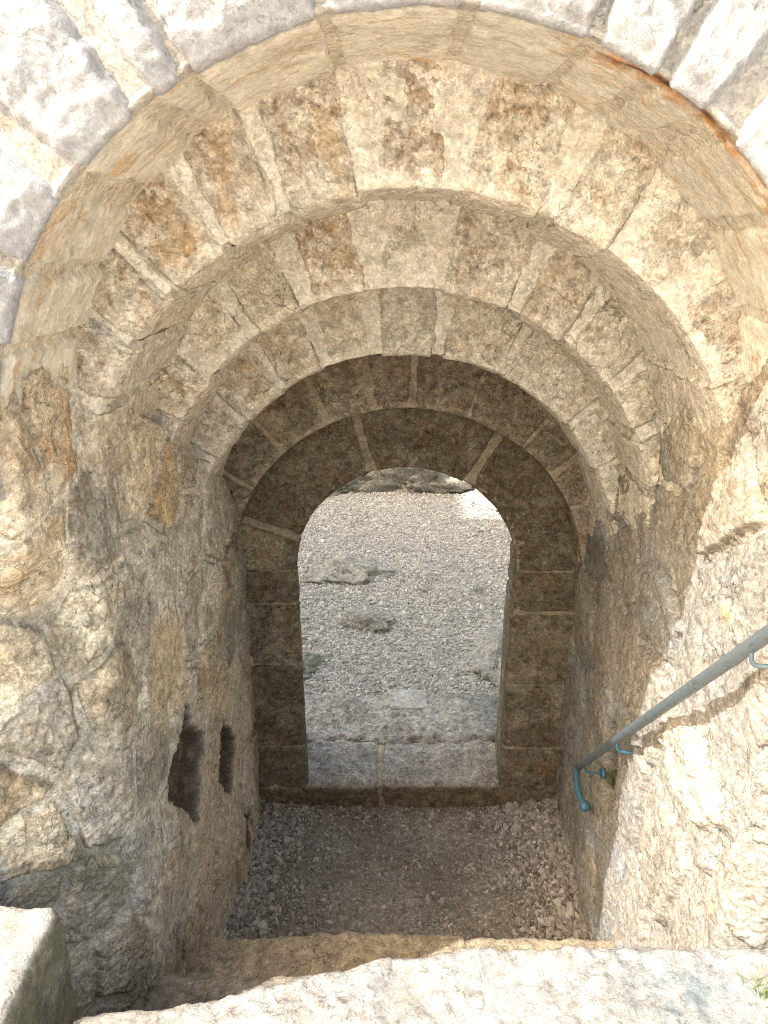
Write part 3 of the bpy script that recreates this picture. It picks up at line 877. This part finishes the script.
# ------------------------------------------------------------------ gravel
def ico():
    p = (1 + 5 ** .5) / 2
    V = np.array([(-1, p, 0), (1, p, 0), (-1, -p, 0), (1, -p, 0), (0, -1, p), (0, 1, p), (0, -1, -p), (0, 1, -p), (p, 0, -1), (p, 0, 1), (-p, 0, -1), (-p, 0, 1)], float)
    V /= np.linalg.norm(V[0])
    F = np.array([(0, 11, 5), (0, 5, 1), (0, 1, 7), (0, 7, 10), (0, 10, 11), (1, 5, 9), (5, 11, 4), (11, 10, 2), (10, 7, 6), (7, 1, 8), (3, 9, 4), (3, 4, 2), (3, 2, 6), (3, 6, 8), (3, 8, 9), (4, 9, 5), (2, 4, 11), (6, 2, 10), (8, 6, 7), (9, 8, 1)])
    return V, F
IV, IF = ico()
def pebbles(name, xy, z, size, cols, mat, seed):
    rs = np.random.RandomState(seed)
    n = len(xy)
    V = IV[None] * (1 + rs.uniform(-.28, .28, (n, 12, 1)))
    sc = size[:, None, None] * np.stack([rs.uniform(.8, 1.35, n), rs.uniform(.6, 1.0, n), rs.uniform(.45, .8, n)], -1)[:, None, :]
    V = V * sc
    q = rs.normal(size=(n, 4)); q[:, 1:3] *= .45; q /= np.linalg.norm(q, axis=1)[:, None]
    a, b, c, d = q.T
    M = np.stack([np.stack([a*a+b*b-c*c-d*d, 2*(b*c-a*d), 2*(b*d+a*c)], -1), np.stack([2*(b*c+a*d), a*a-b*b+c*c-d*d, 2*(c*d-a*b)], -1), np.stack([2*(b*d-a*c), 2*(c*d+a*b), a*a-b*b-c*c+d*d], -1)], 1)
    V = np.einsum('nij,nkj->nki', M, V)
    V += np.concatenate([xy, (z + size * .22)[:, None]], 1)[:, None, :]
    F = (IF[None] + 12 * np.arange(n)[:, None, None]).reshape(-1, 3)
    C = np.repeat(cols[:, None, :], 12, 1)
    o = mesh_obj(name, V.reshape(-1, 3), F, mat, None, C, smooth=False)
    o["kind"] = "stuff"
    return o
rs = np.random.RandomState(3)
n = 26000
xy = np.stack([rs.uniform(-.80, .80, n), rs.uniform(2.0, 2.95, n)], 1)
P3 = np.concatenate([xy, np.zeros((n, 1))], 1)
side = sst(.30, .72, np.abs(xy[:, 0]) + .16 * fbm(P3, 4, 3)) 
den = .16 + .84 * side + .25 * sst(2.75, 2.9, xy[:, 1]) + .3 * sst(.1, .4, fbm(P3, 5, 3, .5, 9.0))
keep = rs.rand(n) < den
xy, P3, side = xy[keep], P3[keep], side[keep]
size = np.exp(rs.normal(-5.35, .42, len(xy))) * (1 + .75 * side)
g = rs.rand(len(xy))
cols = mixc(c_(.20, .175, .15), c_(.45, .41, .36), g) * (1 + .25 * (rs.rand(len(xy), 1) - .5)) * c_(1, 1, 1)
o = pebbles("landing_gravel", xy, land_z(P3) + .012 * side * rs.rand(len(xy)), size, cols, M_PEB, 4)
tag(o, "brown gravel covering the shaded landing, thicker along the walls", "gravel", kind="stuff")
n = 150000
yy = 3.62 + (8.2 - 3.62) * rs.rand(n) ** 1.0
xy = np.stack([rs.uniform(-1.25, 1.55, n), yy], 1)
P3 = np.concatenate([xy, np.zeros((n, 1))], 1)
bare = sst(.05, .35, fbm(P3, 1.1, 3, .5, 19.0)) * .35 + .55 * np.exp(-((xy[:, 0] - .12) / .3) ** 2 - ((xy[:, 1] - 4.2) / .45) ** 2)
keep = (rs.rand(n) < 1 - bare) & ~((np.abs(xy[:, 0]) < .62) & (xy[:, 1] < 3.70) & (rs.rand(n) < .93))
xy, P3 = xy[keep], P3[keep]
size = np.exp(rs.normal(-5.05, .42, len(xy)))
g = rs.rand(len(xy))
cols = mixc(c_(.28, .262, .235), c_(.58, .55, .50), g) * (1 + .3 * (rs.rand(len(xy), 1) - .5))
o = pebbles("courtyard_gravel", xy, outer_z(P3), size, cols, M_PEB, 5)
tag(o, "light grey gravel spread over the yard beyond the doorway", "gravel", kind="stuff")

# ------------------------------------------------------------------ rocks beyond the doorway
def rock(name, loc, sx, sy, sz, label, cat, seed, colour, sub=48, rough=.4, group=None):
    th = np.linspace(0, 2 * math.pi, sub * 2 + 1)[:-1]; ph = np.linspace(.001, math.pi - .001, sub)
    T, H = np.meshgrid(th, ph, indexing='ij')
    D = np.stack([np.sin(H) * np.cos(T), np.sin(H) * np.sin(T), np.cos(H)], -1)
    rsd = np.random.RandomState(seed)
    r = np.full(T.shape, 1.0)
    for _ in range(13):                                     # planes split from the rock
        nn = rsd.normal(size=3); nn /= np.linalg.norm(nn)
        c = D @ nn
        r = np.minimum(r, np.where(c > .05, rsd.uniform(.55, .95) / np.maximum(c, .05), 9))
    r = r * (1 + rough * fbm(D, 2.2, 4, .55, seed) + .20 * ridged(D, 5, 4, .6, seed + 2) + .10 * fbm(D, 18, 3, .6, seed))
    V = D * r[..., None] * c_(sx, sy, sz)
    i = np.arange(T.size).reshape(T.shape); j = np.roll(i, -1, 0)
    F = np.stack([i[:, :-1], i[:, 1:], j[:, 1:], j[:, :-1]], -1).reshape(-1, 4)
    W = V + c_(*loc)
    o = mesh_obj(name, V.reshape(-1, 3), F, M_ROCK, None, colour(W.reshape(-1, 3), D.reshape(-1, 3)))
    o.location = loc
    return tag(o, label, cat, group)
def grey_rock(V, N):
    n1 = fbm(V, 4, 4, .6, 3.0); n2 = fbm(V, 16, 4, .6, 8.0)
    C = mixc(c_(.31, .29, .25), c_(.23, .215, .185), sst(-.1, .3, n1))
    C = mixc(C, c_(.12, .117, .10), sst(.0, .35, n2) * .6)
    return mixc(C, c_(.13, .14, .06), sst(.15, .4, fbm(V, 6, 3, .6, 17.)) * .5)
def flat_rock(V, N):
    C = grey_rock(V, N) * 1.25
    return C
def mossy_rock(V, N):
    return mixc(grey_rock(V, N), c_(.11, .12, .05), sst(-.2, .25, fbm(V, 5, 3, .6, 27.)) * .65)
def pale_rock(V, N):
    return mixc(c_(.62, .60, .55), c_(.48, .45, .38), sst(-.1, .3, fbm(V, 7, 4, .6, 27.)))
rock("rock", (-.42, 5.40, .10), .40, .36, .13, "flat grey rock breaking through the gravel at middle left, larger of two", "rock", 3, flat_rock, group="rocks in the yard gravel")
rock("rock", (-.20, 4.55, .10), .20, .17, .095, "small low rock in the gravel, nearer the doorway than its larger neighbour", "rock", 8, flat_rock, group="rocks in the yard gravel")
rock("boulder", (.30, 7.60, .20), .62, .40, .36, "large smooth grey boulder at the far end of the gravel yard", "boulder", 5, grey_rock, group="boulders behind the yard")
rock("boulder", (-.62, 7.50, .16), .50, .32, .22, "mossy greenish boulder left of the large grey boulder", "boulder", 12, mossy_rock, group="boulders behind the yard")
rock("boulder", (1.12, 8.0, .2), .40, .30, .36, "dark boulder right of the large grey one, behind the pale slab", "boulder", 21, mossy_rock, group="boulders behind the yard")
rock("flat_slab", (1.02, 7.1, .13), .42, .42, .08, "pale sunlit flat slab beside the boulders at the yard's end", "slab", 31, pale_rock, rough=.12)
rock("rock_ledge", (.62, 4.15, .09), .34, .50, .115, "grey rock ledge at the right side just outside the doorway", "rock", 41, flat_rock)
rock("rock_ledge", (-.60, 3.98, .09), .24, .30, .11, "mossy rock ledge at the left side just outside the doorway", "rock", 44, mossy_rock)

# ------------------------------------------------------------------ plants
def tuft(loc, n, hgt, spread, label, name="grass_tuft", lean=(0, 0), seed=0):
    r = np.random.RandomState(seed)
    V, F = [], []
    for _ in range(n):
        a = r.uniform(0, 2 * math.pi); k = r.uniform(.2, 1) * spread
        b0 = c_(r.normal() * spread * .25, r.normal() * spread * .25, -.005)
        tip = c_(math.cos(a) * k + lean[0], math.sin(a) * k + lean[1], 0)
        hh = hgt * r.uniform(.5, 1.0); wd = r.uniform(.0012, .0022)
        sd = c_(-math.sin(a), math.cos(a), 0) * wd
        i = len(V)
        for q in range(5):
            u = q / 4
            c = b0 + tip * u ** 1.7 + c_(0, 0, hh * (u - .35 * u * u) / .65)
            V += [c - sd * (1 - u * .85), c + sd * (1 - u * .85)]
        for q in range(4):
            F.append((i + 2 * q, i + 2 * q + 1, i + 2 * q + 3, i + 2 * q + 2))
    o = mesh_obj(name, np.array(V), np.array(F), M_GRASS, None)
    o.location = loc
    return tag(o, label, "grass")
tuft((.735, 1.16, 1.10), 30, .05, .05, "thin grass tuft at the right end of the pale top step", seed=1)
tuft((.60, 5.05, .15), 40, .05, .07, "small grass tuft in the gravel near the right door jamb", seed=2)
tuft((.80, 7.58, .15), 60, .09, .12, "bright grass tuft behind the pale sunlit slab", seed=3)
tuft((.86, 7.1, .20), 40, .05, .10, "low grass tuft on the pale sunlit slab", seed=5)
tuft((.77, 2.24, .74), 44, .055, .045, "little green plant growing in the wall hollow under the handrail", "wall_plant", (-.03, 0), seed=4)

# ------------------------------------------------------------------ handrail
def tube(name, pts, rad, mat, parent, seg=20, caps=True):
    pts = [Vector(p) for p in pts]
    V, F = [], []
    up = Vector((1, 0, 0))
    for i, p in enumerate(pts):
        d = (pts[min(i + 1, len(pts) - 1)] - pts[max(i - 1, 0)]).normalized()
        if abs(d.dot(up)) > .95: up = Vector((0, 0, 1)) if abs(d.z) < .9 else Vector((0, 1, 0))
        a = (up - d * up.dot(d)).normalized(); b = d.cross(a)
        r = rad[i] if isinstance(rad, (list, tuple)) else rad
        for q in range(seg):
            an = 2 * math.pi * q / seg
            V.append(p + (a * math.cos(an) + b * math.sin(an)) * r)
    for i in range(len(pts) - 1):
        for q in range(seg):
            q2 = (q + 1) % seg
            F.append((i * seg + q, i * seg + q2, (i + 1) * seg + q2, (i + 1) * seg + q))
    if caps:
        for i in (0, len(pts) - 1):
            V.append(pts[i]); c = len(V) - 1
            for q in range(seg):
                F.append((i * seg + q, i * seg + (q + 1) % seg, c, c))
    tris = [f for f in F if f[2] != f[3]]
    me = bpy.data.meshes.new(name)
    off = Vector(parent.location) if parent else Vector()
    if parent and parent.parent: off += Vector(parent.parent.location)
    me.from_pydata([v - off for v in V], [], [f if f[2] != f[3] else f[:3] for f in F])
    for p in me.polygons: p.use_smooth = True
    me.materials.append(mat)
    o = bpy.data.objects.new(name, me); COL.objects.link(o)
    if parent: o.parent = parent
    return o

def spline(ps, n=10):
    out = []
    ps = [Vector(p) for p in ps]
    for i in range(len(ps) - 1):
        p0, p1, p2, p3 = ps[max(i - 1, 0)], ps[i], ps[i + 1], ps[min(i + 2, len(ps) - 1)]
        for q in range(n):
            t = q / n
            out.append(.5 * ((2 * p1) + (p2 - p0) * t + (2 * p0 - 5 * p1 + 4 * p2 - p3) * t * t + (3 * p1 - p0 - 3 * p2 + p3) * t ** 3))
    out.append(ps[-1])
    return out
RX = .66
def rail_pt(y): return Vector((RX, y, .745 + (2.34 - y) * 1.07))
hr = thing("handrail", "grey metal handrail with a curled blue end on the right wall", "handrail", (RX, 2.34, 0))
tube("rail", [rail_pt(y) for y in np.linspace(.35, 2.34, 40)], .0142, M_RAIL, hr)
e0 = rail_pt(2.34)
tail = tube("curled_end", spline([e0 + Vector((0, -.012, .012)), e0 + Vector((-.002, .012, -.012)), e0 + Vector((0, .022, -.05)), e0 + Vector((.004, .015, -.10)), e0 + Vector((.018, .0, -.142)), e0 + Vector((.03, -.01, -.162))], 8), .0115, M_BLUE, hr)
def ball(name, c, r, mat, parent):
    n = 14
    prof = [(math.sin(math.pi * i / n), math.cos(math.pi * i / n)) for i in range(n + 1)]
    V, F = [], []
    for s_, k in prof:
        for q in range(18):
            a = 2 * math.pi * q / 18
            V.append(Vector(c) + Vector((s_ * math.cos(a), s_ * math.sin(a), k)) * r)
    for i in range(n):
        for q in range(18):
            q2 = (q + 1) % 18
            F.append((i * 18 + q, (i + 1) * 18 + q, (i + 1) * 18 + q2, i * 18 + q2))
    return mesh_obj(name, np.array([tuple(v) for v in V]), np.array(F), mat, parent)
ball("end_ball", e0 + Vector((.034, -.013, -.172)), .022, M_BLUE, hr)
for (yb, xp) in ((2.27, .735), (1.97, .752), (1.30, .76)):
    p = rail_pt(yb)
    br = bpy.data.objects.new("bracket", None); br.location = p - Vector(hr.location); COL.objects.link(br); br.parent = hr
    tube("arm", spline([p + Vector((0, 0, -.012)), p + Vector((.004, .004, -.035)), p + Vector((.022, .006, -.052)), Vector((xp, yb + .006, p.z - .054))], 8), .0048, M_BLUE if yb > 1.5 else M_RAIL, br, 12)
    tube("wall_plate", [Vector((xp - .012, yb + .006, p.z - .054)), Vector((xp - .010, yb + .006, p.z - .054)), Vector((xp + .004, yb + .006, p.z - .054))], [.015, .019, .019], M_BLUE if yb > 1.5 else M_RAIL, br, 20)
